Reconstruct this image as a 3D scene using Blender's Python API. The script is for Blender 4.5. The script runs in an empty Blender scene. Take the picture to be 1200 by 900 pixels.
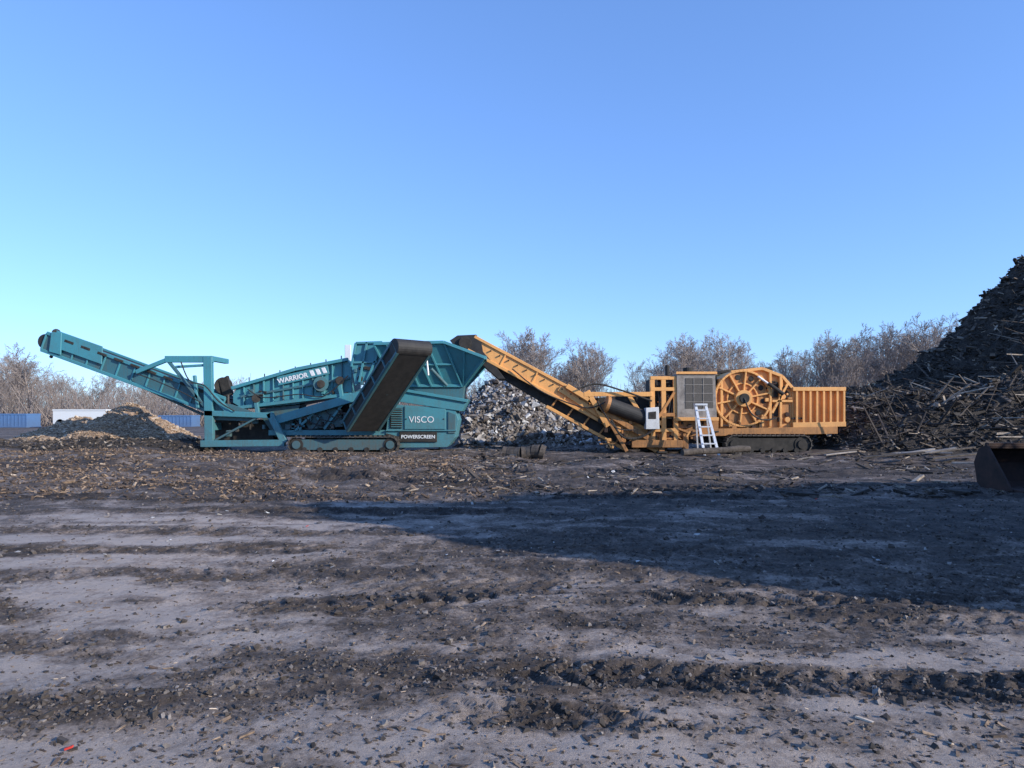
import bpy, bmesh, math, random
import numpy as np
from mathutils import Vector, Matrix
random.seed(7); RNG=np.random.default_rng(7)
scene=bpy.context.scene
COL=scene.collection
CAMH=1.6; F=800.0; HZ=485.0
def P(px,py,y): return Vector(((px-600)/F*y, y, CAMH+(HZ-py)/F*y))

# ------------------------------------------------------------- noise
def _h(xi,yi,s):
    h=(xi.astype(np.int64)*374761393+yi.astype(np.int64)*668265263+s*982451653)&0xFFFFFFFF
    h=((h^(h>>13))*1274126177)&0xFFFFFFFF
    h=h^(h>>16)
    return (h&0xFFFF)/65535.0
def vn(x,y,s=0):
    x=np.asarray(x,float);y=np.asarray(y,float)
    xf=np.floor(x);yf=np.floor(y);u=x-xf;v=y-yf
    u=u*u*(3-2*u);v=v*v*(3-2*v)
    a=_h(xf,yf,s);b=_h(xf+1,yf,s);c=_h(xf,yf+1,s);d=_h(xf+1,yf+1,s)
    return (a*(1-u)+b*u)*(1-v)+(c*(1-u)+d*u)*v
def fbm(x,y,s=0,o=4,g=0.5):
    t=0;a=1;n=0
    for i in range(o):
        t=t+a*vn(x*0.8-y*0.6+i*17.3,x*0.6+y*0.8-i*9.1,s+i*31);n+=a;a*=g
        x=x*2.03;y=y*2.03
    return t/n
def ss(a,b,x):
    t=np.clip((x-a)/(b-a),0,1);return t*t*(3-2*t)

# ------------------------------------------------------------- materials
def mat(name):
    m=bpy.data.materials.new(name);m.use_nodes=True
    nt=m.node_tree;b=nt.nodes['Principled BSDF'];return m,nt,b
def N(nt,t,**k):
    n=nt.nodes.new(t)
    for a,v in k.items(): setattr(n,a,v)
    return n
def ramp(nt,stops):
    r=N(nt,'ShaderNodeValToRGB');e=r.color_ramp.elements
    while len(e)>1:e.remove(e[-1])
    e[0].position=stops[0][0];e[0].color=(*stops[0][1],1)
    for p,c in stops[1:]:
        q=e.new(p);q.color=(*c,1)
    return r
def noise(nt,scale,det=5,rough=0.6,vec=None,dist=0):
    n=N(nt,'ShaderNodeTexNoise');n.inputs['Scale'].default_value=scale;n.inputs['Detail'].default_value=det
    n.inputs['Roughness'].default_value=rough;n.inputs['Distortion'].default_value=dist
    if vec: nt.links.new(vec,n.inputs['Vector'])
    return n
def mixc(nt,f,a,b,blend='MIX'):
    m=N(nt,'ShaderNodeMix',data_type='RGBA',blend_type=blend)
    for s,v in ((m.inputs[0],f),(m.inputs[6],a),(m.inputs[7],b)):
        if isinstance(v,(int,float)): s.default_value=v
        elif isinstance(v,tuple): s.default_value=(*v,1)
        else: nt.links.new(v,s)
    return m.outputs[2]
def bump(nt,b,h,st,dist):
    bm=N(nt,'ShaderNodeBump');bm.inputs['Strength'].default_value=st;bm.inputs['Distance'].default_value=dist
    nt.links.new(h,bm.inputs['Height']);nt.links.new(bm.outputs[0],b.inputs['Normal'])
def paint(name,col,dirt=(0.09,0.075,0.06),amt=0.5,rough=0.45):
    m,nt,b=mat(name)
    tc=N(nt,'ShaderNodeTexCoord');o=tc.outputs['Object']
    n1=noise(nt,1.3,8,0.7,o);n2=noise(nt,11,6,0.7,o)
    mp=N(nt,'ShaderNodeMapping');mp.inputs['Scale'].default_value=(14,14,1.2);nt.links.new(o,mp.inputs[0])
    n3=noise(nt,1.0,4,0.6,mp.outputs[0])
    r1=ramp(nt,[(0.42,(0,0,0)),(0.68,(1,1,1))]);nt.links.new(n1.outputs[0],r1.inputs[0])
    r3=ramp(nt,[(0.5,(0,0,0)),(0.75,(1,1,1))]);nt.links.new(n3.outputs[0],r3.inputs[0])
    sx=N(nt,'ShaderNodeSeparateXYZ');nt.links.new(o,sx.inputs[0])
    mr=N(nt,'ShaderNodeMapRange');mr.inputs[1].default_value=0.2;mr.inputs[2].default_value=2.4;mr.inputs[3].default_value=0.85;mr.inputs[4].default_value=0.10
    nt.links.new(sx.outputs[2],mr.inputs[0])
    a=N(nt,'ShaderNodeMath',operation='ADD');nt.links.new(r1.outputs[0],a.inputs[0]);nt.links.new(r3.outputs[0],a.inputs[1])
    c=N(nt,'ShaderNodeMath',operation='MULTIPLY');nt.links.new(a.outputs[0],c.inputs[0]);c.inputs[1].default_value=amt*0.55
    d=N(nt,'ShaderNodeMath',operation='MULTIPLY_ADD',use_clamp=True);nt.links.new(mr.outputs[0],d.inputs[0]);nt.links.new(n2.outputs[0],d.inputs[1]);nt.links.new(c.outputs[0],d.inputs[2])
    d2=N(nt,'ShaderNodeMath',operation='MULTIPLY');nt.links.new(d.outputs[0],d2.inputs[0]);d2.inputs[1].default_value=0.85
    fade=mixc(nt,n2.outputs[0],col,tuple(min(1,x*0.75+0.03) for x in col))
    nt.links.new(mixc(nt,d2.outputs[0],fade,dirt),b.inputs['Base Color'])
    r=N(nt,'ShaderNodeMapRange');r.inputs[3].default_value=rough;r.inputs[4].default_value=0.9;nt.links.new(d2.outputs[0],r.inputs[0])
    nt.links.new(r.outputs[0],b.inputs['Roughness'])
    bump(nt,b,n2.outputs[0],0.25,0.01)
    return m
def rough_mat(name,c1,c2,scale=8,rough=0.85,metal=0,bs=0.4,bd=0.01):
    m,nt,b=mat(name);tc=N(nt,'ShaderNodeTexCoord')
    n=noise(nt,scale,7,0.65,tc.outputs['Object'])
    r=ramp(nt,[(0.3,c1),(0.7,c2)]);nt.links.new(n.outputs[0],r.inputs[0])
    nt.links.new(r.outputs[0],b.inputs['Base Color']);b.inputs['Roughness'].default_value=rough;b.inputs['Metallic'].default_value=metal
    bump(nt,b,n.outputs[0],bs,bd);return m
def tone_mat(name,stops,nscale=20):
    m,nt,b=mat(name)
    at=N(nt,'ShaderNodeAttribute',attribute_name='tone')
    r=ramp(nt,stops);nt.links.new(at.outputs['Fac'],r.inputs[0])
    tc=N(nt,'ShaderNodeTexCoord');n=noise(nt,nscale,4,0.7,tc.outputs['Object'])
    r2=ramp(nt,[(0.3,(0.45,0.45,0.45)),(0.7,(1.2,1.2,1.2))]);nt.links.new(n.outputs[0],r2.inputs[0])
    nt.links.new(mixc(nt,1.0,r.outputs[0],r2.outputs[0],'MULTIPLY'),b.inputs['Base Color'])
    b.inputs['Roughness'].default_value=0.85
    return m

TEAL=paint('teal_paint',(0.045,0.285,0.345),amt=0.45)
TEALD=paint('teal_paint_dirty',(0.028,0.15,0.185),amt=0.8)
ORANGE=paint('orange_paint',(0.95,0.45,0.125),dirt=(0.20,0.115,0.055),amt=0.48)
ORANGED=paint('orange_paint_dirty',(0.62,0.26,0.06),dirt=(0.10,0.06,0.035),amt=0.85)
DARK=rough_mat('dirty_steel',(0.012,0.011,0.01),(0.05,0.043,0.036),5)
RUBBER=rough_mat('belt_rubber',(0.012,0.012,0.013),(0.035,0.032,0.03),4,0.7)
TRACKM=rough_mat('track_steel',(0.04,0.036,0.032),(0.15,0.13,0.11),9,0.6,0.3)
GREY=rough_mat('dusty_radiator',(0.15,0.13,0.115),(0.38,0.34,0.30),3)
MESHG=rough_mat('radiator_mesh',(0.05,0.045,0.04),(0.14,0.125,0.11),30)
WHITE=paint('white_paint',(0.82,0.82,0.8),amt=0.12)
DECAL=rough_mat('white_decal',(0.65,0.68,0.68),(0.8,0.8,0.8),30,0.5,0,0.05,0.002)
ALU=rough_mat('aluminium',(0.55,0.56,0.58),(0.8,0.8,0.8),12,0.4,0.2,0.1,0.003)
BLUE=paint('blue_container_paint',(0.09,0.24,0.52),amt=0.2)
RUST=rough_mat('rusty_steel',(0.016,0.010,0.008),(0.06,0.028,0.02),4)
REDP=rough_mat('red_plastic',(0.5,0.03,0.02),(0.6,0.05,0.03),8)

def ground_mat():
    m,nt,b=mat('yard_soil')
    tc=N(nt,'ShaderNodeTexCoord');o=tc.outputs['Object']
    at=N(nt,'ShaderNodeAttribute',attribute_name='loose_shade')
    n1=noise(nt,2.2,10,0.72,o,0.4);n2=noise(nt,24,8,0.75,o);n3=noise(nt,0.35,5,0.6,o)
    a=N(nt,'ShaderNodeMath',operation='MULTIPLY_ADD');nt.links.new(n1.outputs[0],a.inputs[0]);a.inputs[1].default_value=1.9;a.inputs[2].default_value=-0.95
    a2=N(nt,'ShaderNodeMath',operation='MULTIPLY_ADD');nt.links.new(n2.outputs[0],a2.inputs[0]);a2.inputs[1].default_value=1.3;a2.inputs[2].default_value=-0.64
    s=N(nt,'ShaderNodeMath',operation='ADD');nt.links.new(a.outputs[0],s.inputs[0]);nt.links.new(a2.outputs[0],s.inputs[1])
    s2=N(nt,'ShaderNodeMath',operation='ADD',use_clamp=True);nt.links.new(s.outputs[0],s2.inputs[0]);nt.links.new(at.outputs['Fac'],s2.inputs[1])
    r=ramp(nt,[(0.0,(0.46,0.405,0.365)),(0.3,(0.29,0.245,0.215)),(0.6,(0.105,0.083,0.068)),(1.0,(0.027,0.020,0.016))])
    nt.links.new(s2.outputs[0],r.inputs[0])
    r3=ramp(nt,[(0.3,(0.86,0.84,0.84)),(0.7,(1.12,1.02,0.93))]);nt.links.new(n3.outputs[0],r3.inputs[0])
    nt.links.new(mixc(nt,1.0,r.outputs[0],r3.outputs[0],'MULTIPLY'),b.inputs['Base Color'])
    b.inputs['Roughness'].default_value=0.88
    n4=noise(nt,60,6,0.8,o)
    ad=N(nt,'ShaderNodeMath',operation='ADD');nt.links.new(n2.outputs[0],ad.inputs[0]);nt.links.new(n4.outputs[0],ad.inputs[1])
    bump(nt,b,ad.outputs[0],0.9,0.025)
    return m
SOIL=ground_mat()
def pile_mat(name,c1,c2,c3,sc=6):
    m,nt,b=mat(name);tc=N(nt,'ShaderNodeTexCoord');o=tc.outputs['Object']
    v=N(nt,'ShaderNodeTexVoronoi');v.inputs['Scale'].default_value=sc;nt.links.new(o,v.inputs['Vector'])
    n=noise(nt,sc*1.5,8,0.75,o)
    r=ramp(nt,[(0.25,c1),(0.5,c2),(0.8,c3)]);nt.links.new(n.outputs[0],r.inputs[0])
    sx=N(nt,'ShaderNodeSeparateColor');nt.links.new(v.outputs['Color'],sx.inputs[0])
    mm=mixc(nt,sx.outputs[0],(0.45,0.45,0.45),(1.5,1.5,1.5))
    nt.links.new(mixc(nt,1.0,r.outputs[0],mm,'MULTIPLY'),b.inputs['Base Color'])
    b.inputs['Roughness'].default_value=0.92
    bump(nt,b,n.outputs[0],0.9,0.08);return m
MULCH=pile_mat('dark_mulch',(0.014,0.011,0.009),(0.035,0.028,0.023),(0.08,0.06,0.045),5)
CHIPM=pile_mat('wood_chip_heap',(0.14,0.085,0.05),(0.34,0.225,0.14),(0.55,0.40,0.26),12)
DEBM=pile_mat('mixed_debris_heap',(0.05,0.042,0.036),(0.16,0.135,0.12),(0.42,0.38,0.35),5)
CHIPT=tone_mat('chip_tones',[(0,(0.04,0.028,0.02)),(0.4,(0.15,0.10,0.068)),(0.75,(0.42,0.29,0.185)),(1,(0.66,0.53,0.40))])
CLODT=tone_mat('clod_tones',[(0,(0.02,0.016,0.013)),(0.6,(0.085,0.067,0.055)),(1,(0.27,0.235,0.21))],30)
DEBT=tone_mat('debris_tones',[(0,(0.04,0.03,0.025)),(0.3,(0.16,0.13,0.105)),(0.55,(0.33,0.29,0.26)),(0.8,(0.55,0.53,0.5)),(1,(0.8,0.8,0.8))],6)
DWOODT=tone_mat('dark_wood_tones',[(0,(0.012,0.010,0.009)),(0.5,(0.045,0.036,0.03)),(0.8,(0.15,0.115,0.09)),(1,(0.42,0.35,0.28))],8)
BARK=rough_mat('bare_bark',(0.19,0.15,0.13),(0.38,0.32,0.285),2)

# ------------------------------------------------------------- mesh utils
def mk(name,verts,faces,m,smooth=False,attr=None,parent=None):
    verts=np.asarray(verts,np.float32);faces=np.asarray(faces,np.int32);k=faces.shape[1]
    me=bpy.data.meshes.new(name);me.vertices.add(len(verts));me.vertices.foreach_set('co',verts.ravel())
    me.loops.add(faces.size);me.loops.foreach_set('vertex_index',faces.ravel())
    me.polygons.add(len(faces));me.polygons.foreach_set('loop_start',np.arange(0,faces.size,k,dtype=np.int32))
    me.update(calc_edges=True)
    me.polygons.foreach_set('use_smooth',np.full(len(me.polygons),bool(smooth)))
    if attr:
        for n,v in attr.items():
            a=me.attributes.new(n,'FLOAT','POINT');a.data.foreach_set('value',np.asarray(v,np.float32))
    me.materials.append(m)
    o=bpy.data.objects.new(name,me);COL.objects.link(o)
    if parent:o.parent=parent
    return o
def grid_faces(nx,ny):
    i=np.arange(nx-1);j=np.arange(ny-1);I,J=np.meshgrid(i,j)
    a=(J*nx+I).ravel();return np.stack([a,a+1,a+1+nx,a+nx],1)
BOXV=np.array([[-1,-1,-1],[1,-1,-1],[1,1,-1],[-1,1,-1],[-1,-1,1],[1,-1,1],[1,1,1],[-1,1,1]],float)*0.5
BOXF=np.array([[0,3,2,1],[4,5,6,7],[0,1,5,4],[1,2,6,5],[2,3,7,6],[3,0,4,7]])
def shards(name,pos,size,m,tilt=0.5,tone=None,jit=0.25,parent=None,yaw=None):
    n=len(pos)
    V=np.repeat(BOXV[None],n,0)+RNG.uniform(-jit,jit,(n,8,3))*0.5
    V=V*size[:,None,:]
    yaw=RNG.uniform(0,2*np.pi,n) if yaw is None else yaw
    tx=RNG.normal(0,tilt,n);ty=RNG.normal(0,tilt,n)
    def R(a,ax):
        c,s=np.cos(a),np.sin(a);M=np.zeros((n,3,3));i,j=[(1,2),(2,0),(0,1)][ax];M[:,ax,ax]=1
        M[:,i,i]=c;M[:,j,j]=c;M[:,i,j]=-s;M[:,j,i]=s;return M
    M=R(yaw,2)@R(tx,1)@R(ty,0)
    V=np.einsum('nij,nkj->nki',M,V)+pos[:,None,:]
    Fc=(BOXF[None]+np.arange(n)[:,None,None]*8).reshape(-1,4)
    tone=RNG.uniform(0,1,n) if tone is None else tone
    return mk(name,V.reshape(-1,3),Fc,m,attr={'tone':np.repeat(tone,8)},parent=parent)
def tubes(p0,p1,r0,r1,k=3):
    p0=np.array(p0);p1=np.array(p1);r0=np.array(r0)[:,None,None];r1=np.array(r1)[:,None,None];n=len(p0)
    d=p1-p0;d/=np.linalg.norm(d,axis=1,keepdims=True)+1e-9
    ref=np.where(np.abs(d[:,2:3])>0.9,np.array([[1.,0,0]]),np.array([[0,0,1.]]))
    u=np.cross(d,ref);u/=np.linalg.norm(u,axis=1,keepdims=True)+1e-9;v=np.cross(d,u)
    a=np.arange(k)*2*np.pi/k
    ring=u[:,None,:]*np.cos(a)[None,:,None]+v[:,None,:]*np.sin(a)[None,:,None]
    V=np.concatenate([p0[:,None,:]+ring*r0,p1[:,None,:]+ring*r1],1)
    f=np.array([[i,(i+1)%k,k+(i+1)%k,k+i] for i in range(k)])
    Fc=(f[None]+np.arange(n)[:,None,None]*2*k).reshape(-1,4)
    return V.reshape(-1,3),Fc
def empty(name,loc=(0,0,0)):
    e=bpy.data.objects.new(name,None);COL.objects.link(e);e.location=loc;return e

class B:
    def __init__(s): s.v=[];s.f=[];s.m=[];s.mats=[]
    def mi(s,m):
        if m not in s.mats:s.mats.append(m)
        return s.mats.index(m)
    def add(s,vs,fs,m):
        o=len(s.v);s.v+= [tuple(v) for v in vs];s.f+=[tuple(i+o for i in f) for f in fs];s.m+=[s.mi(m)]*len(fs)
    def prism(s,pts,y,t,m):
        q=[P(a,b,y) for a,b in pts];n=len(q)
        vs=q+[v+Vector((0,t,0)) for v in q]
        s.add(vs,[tuple(range(n)),tuple(range(2*n-1,n-1,-1))]+[(i,(i+1)%n,n+(i+1)%n,n+i) for i in range(n)],m)
    def slab(s,q,t,m):
        q=[Vector(v) for v in q];nn=(q[1]-q[0]).cross(q[2]-q[0]).normalized()*t;n=len(q)
        vs=q+[v+nn for v in q]
        s.add(vs,[tuple(range(n)),tuple(range(2*n-1,n-1,-1))]+[(i,(i+1)%n,n+(i+1)%n,n+i) for i in range(n)],m)
    def obox(s,c,ax,h,m):
        vs=[c+ax[0]*(2*v[0]*h[0])+ax[1]*(2*v[1]*h[1])+ax[2]*(2*v[2]*h[2]) for v in BOXV]
        s.add(vs,[tuple(f) for f in BOXF],m)
    def box(s,a,b,m):
        c=(Vector(a)+Vector(b))/2;h=[abs(b[i]-a[i])/2 for i in range(3)]
        s.obox(c,(Vector((1,0,0)),Vector((0,1,0)),Vector((0,0,1))),h,m)
    def beam(s,a,b,w,h,m,side=Vector((0,1,0))):
        a=Vector(a);b=Vector(b);d=(b-a);L=d.length;d.normalize()
        if abs(d.dot(side))>0.95: side=Vector((1,0,0))
        sv=(side-d*side.dot(d)).normalized();n=d.cross(sv)
        s.obox((a+b)/2,(d,sv,n),(L/2,w/2,h/2),m)
    def cyl(s,a,b,r,m,n=20,r2=None):
        a=Vector(a);b=Vector(b);d=(b-a).normalized();r2=r if r2 is None else r2
        ref=Vector((0,0,1)) if abs(d.z)<0.9 else Vector((1,0,0));u=d.cross(ref).normalized();v=d.cross(u)
        vs=[a+(u*math.cos(2*math.pi*i/n)+v*math.sin(2*math.pi*i/n))*r for i in range(n)]+[b+(u*math.cos(2*math.pi*i/n)+v*math.sin(2*math.pi*i/n))*r2 for i in range(n)]
        s.add(vs,[(i,(i+1)%n,n+(i+1)%n,n+i) for i in range(n)]+[tuple(range(n-1,-1,-1)),tuple(range(n,2*n))],m)
    def hose(s,pts,r,m):
        pts=[Vector(p) for p in pts];q=[]
        for i in range(len(pts)-1):
            p0=pts[max(i-1,0)];p1=pts[i];p2=pts[i+1];p3=pts[min(i+2,len(pts)-1)]
            for t in (0,.25,.5,.75):
                q.append(0.5*((2*p1)+(p2-p0)*t+(2*p0-5*p1+4*p2-p3)*t*t+(3*p1-p0-3*p2+p3)*t**3))
        q.append(pts[-1])
        for i in range(len(q)-1): s.cyl(q[i],q[i+1],r,m,6)
    def fittings(s,n,x0,x1,y0,y1,yd,mats,sz=(.06,.22)):
        """valves, brackets, boxes and pipe runs bolted on a machine flank"""
        rr=random.Random(int(x0*7+y0))
        for i in range(n):
            q=P(rr.uniform(x0,x1),rr.uniform(y0,y1),yd);m=rr.choice(mats);k=rr.random()
            if k<.45:
                a,b2,c=(rr.uniform(*sz) for _ in range(3));s.box(q-Vector((a/2,.05,c/2)),q+Vector((a/2,.12,c/2)),m)
            elif k<.7:
                an=rr.choice((0,1.57,rr.uniform(-1,1)));l=rr.uniform(.2,.7);s.beam(q,q+Vector((math.cos(an)*l,.01,math.sin(an)*l)),.06,rr.uniform(.04,.08),m)
            else: s.cyl(q,q+Vector((0,.12,0)),rr.uniform(.04,.12),m,12)
    def conveyor(s,a,b,side,w,h,mf,mb,step=0.5,web=True,rt=0.09,webm=None,closed=None):
        a=Vector(a);b=Vector(b);d=(b-a);L=d.length;d.normalize();sv=Vector(side);sv=(sv-d*sv.dot(d)).normalized()
        n=sv.cross(d).normalized()
        if n.z<0:n=-n
        for sg in(-1,1):
            o=sv*(sg*(w/2+0.05))
            s.beam(a+o+n*(h/2),b+o+n*(h/2),0.12,rt,mf,sv)
            s.beam(a+o-n*(h/2),b+o-n*(h/2),0.12,rt,mf,sv)
            if web: s.obox((a+b)/2+o-sv*sg*0.02,(d,sv,n),(L/2,0.012,h/2),webm or mf)
            k=max(2,int(L/step))
            for i in range(k+1):
                c=a+d*(L*i/k)+o
                s.beam(c-n*h/2,c+n*h/2,0.09,0.07,mf,sv)
        s.obox((a+b)/2+n*(h/2-0.02),(d,sv,n),(L/2,w/2-0.02,0.012),mb)
        s.obox((a+b)/2-n*(h/2-0.1 if not closed else h/2+0.02),(d,sv,n),(L/2,w/2-0.02,0.012),closed or mb)
        for i in range(int(L/0.9)+1):
            c=a+d*(i*0.9)
            s.cyl(c-sv*w/2-n*(h/2-0.04),c+sv*w/2-n*(h/2-0.04),0.05,DARK,8)
        for c in(a,b): s.cyl(c-sv*(w/2),c+sv*(w/2),h/2-0.05,RUBBER,20)
    def crawler(s,x0,x1,y0,y1,z0,z1,mfr):
        r=(z1-z0)/2;zc=(z0+z1)/2;L=(x1-x0)-2*r;per=2*L+2*math.pi*r;k=int(per/0.19)
        for i in range(k):
            t=per*i/k
            if t<L: x=x0+r+t;z=z0;an=0
            elif t<L+math.pi*r: q=(t-L)/r;x=x1-r+math.sin(q)*r;z=zc-math.cos(q)*r;an=q
            elif t<2*L+math.pi*r: x=x1-r-(t-L-math.pi*r);z=z1;an=math.pi
            else: q=(t-2*L-math.pi*r)/r;x=x0+r-math.sin(q)*r;z=zc+math.cos(q)*r;an=math.pi+q
            d=Vector((math.cos(an),0,math.sin(an)));nn=Vector((math.sin(an),0,-math.cos(an)))
            s.obox(Vector((x,(y0+y1)/2,z))-nn*0.02,(d,Vector((0,1,0)),nn),(0.082,(y1-y0)/2,0.018),TRACKM)
            s.obox(Vector((x,(y0+y1)/2,z))+nn*0.015-d*0.05,(d,Vector((0,1,0)),nn),(0.015,(y1-y0)/2,0.03),TRACKM)
        s.box((x0+r,y0+0.1,z0+0.12),(x1-r,y1-0.1,z1-0.12),mfr)
        for xx in(x0+r,x1-r):
            s.cyl((xx,y0+0.07,zc),(xx,y1-0.07,zc),r-0.06,DARK,20);s.cyl((xx,y0+0.02,zc),(xx,y0+0.1,zc),r*0.5,mfr,16)
        n=6
        for i in range(n):
            xx=x0+r+L*(i+0.5)/n;s.cyl((xx,y0+0.06,z0+0.13),(xx,y1-0.06,z0+0.13),0.1,DARK,12)
    def obj(s,name,parent,bevel=0.012):
        me=bpy.data.meshes.new(name);me.from_pydata(s.v,[],s.f);me.update()
        for m in s.mats:me.materials.append(m)
        me.polygons.foreach_set('material_index',s.m)
        bm=bmesh.new();bm.from_mesh(me);bmesh.ops.recalc_face_normals(bm,faces=bm.faces);bm.to_mesh(me);bm.free()
        o=bpy.data.objects.new(name,me);COL.objects.link(o);o.parent=parent
        if bevel:
            md=o.modifiers.new('bevel','BEVEL');md.width=bevel;md.segments=1;md.limit_method='ANGLE';md.angle_limit=math.radians(35)
        return o
def text(name,body,loc,size,m,parent,roll=0,yrot=0,bold=0.0):
    c=bpy.data.curves.new(name,'FONT');c.body=body;c.size=size;c.extrude=0.006;c.offset=bold;c.align_x='CENTER';c.align_y='CENTER'
    c.materials.append(m);o=bpy.data.objects.new(name,c);COL.objects.link(o)
    o.location=loc;o.rotation_euler=(math.radians(90),-math.radians(roll),0);o.parent=parent
    return o

# ------------------------------------------------------------- ground
TR=[(5.72,0.03,0.22,-2.2,7,0.20,0.05,1,1),(4.05,-0.015,0.20,-0.3,4.5,0.17,0.045,2,-1),(3.62,-0.05,0.13,-0.4,1.2,0.13,0.04,3,1),
    (6.75,0.05,0.25,-8,2.0,0.22,0.025,4,1),(11.2,0.02,0.3,-6.5,0.5,0.28,0.07,5,-1),(9.2,-0.04,0.28,-9,6,0.24,0.035,6,1),
    (13.0,0.02,0.35,-12,12,0.3,0.08,7,1),(7.9,-0.02,0.22,-8,8,0.22,0.03,8,-1),(15.3,-0.02,0.4,-5,18,0.34,0.1,9,1),(4.75,0.05,0.2,-5,-0.5,0.2,0.022,10,1),
    (18.5,0.01,0.4,-3,18,0.34,0.1,11,1),(5.1,-0.02,0.2,0.5,6,0.2,0.022,12,-1),(6.15,0.03,0.22,-1.5,7,0.20,0.03,13,-1)]
def trk(x,y,T):
    y0,sl,hw,x0,x1,pe,de,sd,cg=T
    v=y-(y0+sl*x+0.12*np.sin(x*0.5+sd))
    idx=np.nonzero((np.abs(v)<hw*2.3)&(x>x0-.6)&(x<x1+.6))
    return idx,v[idx]
def loose_shade_mask(x,y):
    x=np.atleast_1d(x);y=np.atleast_1d(y)
    a=fbm(x*0.32,y*1.15,5,5,0.55)
    m=ss(0.46,0.70,a)*0.55+ss(0.48,0.64,fbm(x*0.9,y*2.2,77,4))*0.35
    w=fbm(x*.4,y*.8,9,3)-.5
    far=ss(9.5,13.5,y+2.0*w)
    m=m*(1-far)+far*(0.5+0.45*m)
    # looser soil, darkened where the stockpile's shadow falls to deepen that shade
    shade_dark=ss(5.0,7.6,y+2.2*w)*ss(-4.5,0.5,x+4*w)
    m=np.maximum(m,shade_dark*(0.42+0.35*ss(0.35,0.6,fbm(x*0.6,y*1.6,88,4))))
    near=ss(3.9,3.3,y);m=m*(1-0.45*near)
    for T in TR:
        idx,v=trk(x,y,T)
        if len(idx[0])==0:continue
        y0,sl,hw,x0,x1,pe,de,sd,cg=T;X=x[idx];Y=y[idx]
        k=ss(hw*1.8,hw*0.9,np.abs(v+0.15*(fbm(X*2,Y*2,sd,3)-.5)))*ss(x0-.5,x0+.6,X)*ss(x1+.5,x1-.6,X)*ss(0.33,0.48,fbm(X*.7,Y*1.5,sd+40,3))
        m[idx]=np.maximum(m[idx],k*min(1,0.3+de*8)*(0.7+0.6*fbm(X*3,Y*3,sd+60,3)))
    return np.clip(m,0,1)
def H(x,y,L=None):
    x=np.atleast_1d(np.asarray(x,float));y=np.atleast_1d(np.asarray(y,float))
    if L is None: L=loose_shade_mask(x,y)
    h=0.10*(fbm(x*0.18,y*0.3,11,3)-.5)
    det=ss(60,15,np.hypot(x,y))
    h=h+det*(0.022+0.06*L)*(fbm(x*2.6,y*3.2,21,5,0.6)-.5)
    h=h+det*0.07*(fbm(x*0.9,y*1.8,25,3)-.5)
    h=h+det*(0.006+L*0.035)*np.abs(fbm(x*9,y*10,23,3)-.5)*2
    idx=np.nonzero((y>12.4)&(y<45))
    X=x[idx];Y=y[idx]
    bank=ss(12.5,16,Y)*ss(27,21,Y)*ss(1.5,-4,X)
    hh=bank*(0.45*np.maximum(0,fbm(X*0.45,Y*0.35,61,4,0.55)-.36)*1.6+0.12*fbm(X*2,Y*2,62,3))
    b2=ss(15,20,Y)*ss(34,26,Y)
    hh=hh+b2*0.22*np.maximum(0,fbm(X*0.7,Y*0.6,65,4)-.42)*2
    lft=ss(22,26,Y)*ss(44,32,Y)*ss(-12,-15,X)
    h[idx]+=hh+lft*(0.3*fbm(X*0.4,Y*0.4,67,4))
    for T in TR:
        idx,v=trk(x,y,T)
        if len(idx[0])==0:continue
        y0,sl,hw,x0,x1,pe,de,sd,cg=T;X=x[idx];Y=y[idx]
        fade=ss(x0-.5,x0+.6,X)*ss(x1+.5,x1-.6,X)*ss(0.33,0.46,fbm(X*.7,Y*1.5,sd+40,3))
        body=ss(hw*1.05,hw*0.85,np.abs(v))
        ph=X/pe+cg*np.abs(v)/hw*0.8+0.6*fbm(X*1.2,Y*2,sd+80,2)
        lug=ss(-0.25,0.3,np.sin(2*np.pi*ph))*ss(0.0,0.12,np.abs(v)/hw)
        edge=np.exp(-((np.abs(v)-hw*1.2)/(hw*0.22))**2)
        br=0.4+1.2*(fbm(X*4,Y*5,sd+90,3)-.2)
        h[idx]=h[idx]*(1-0.2*fade*body)+fade*de*(body*(lug*0.85*br-0.5)+edge*0.25*br)
    return h
def axis_pos(a,step,lim,g):
    r=[a];s=step
    while r[-1]<lim: s*=g;r.append(r[-1]+s)
    return r[1:]
xs=list(np.arange(-5.5,5.501,0.02));right=axis_pos(5.5,0.02,2500,1.03)
xs=np.array([-v for v in right[::-1]]+xs+right)
ys=list(np.arange(2.4,7.6,0.02));ys=np.array([-v for v in axis_pos(0,0.1,60,1.3)[::-1]]+list(np.arange(0,2.4,0.1))+ys+axis_pos(7.6,0.022,2800,1.0145))
X,Y=np.meshgrid(xs,ys)
LM=loose_shade_mask(X,Y)
Z=H(X,Y,LM)
mk('ground',np.stack([X.ravel(),Y.ravel(),Z.ravel()],1),grid_faces(len(xs),len(ys)),SOIL,True,{'loose_shade':LM.ravel()*0.98})

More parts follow.
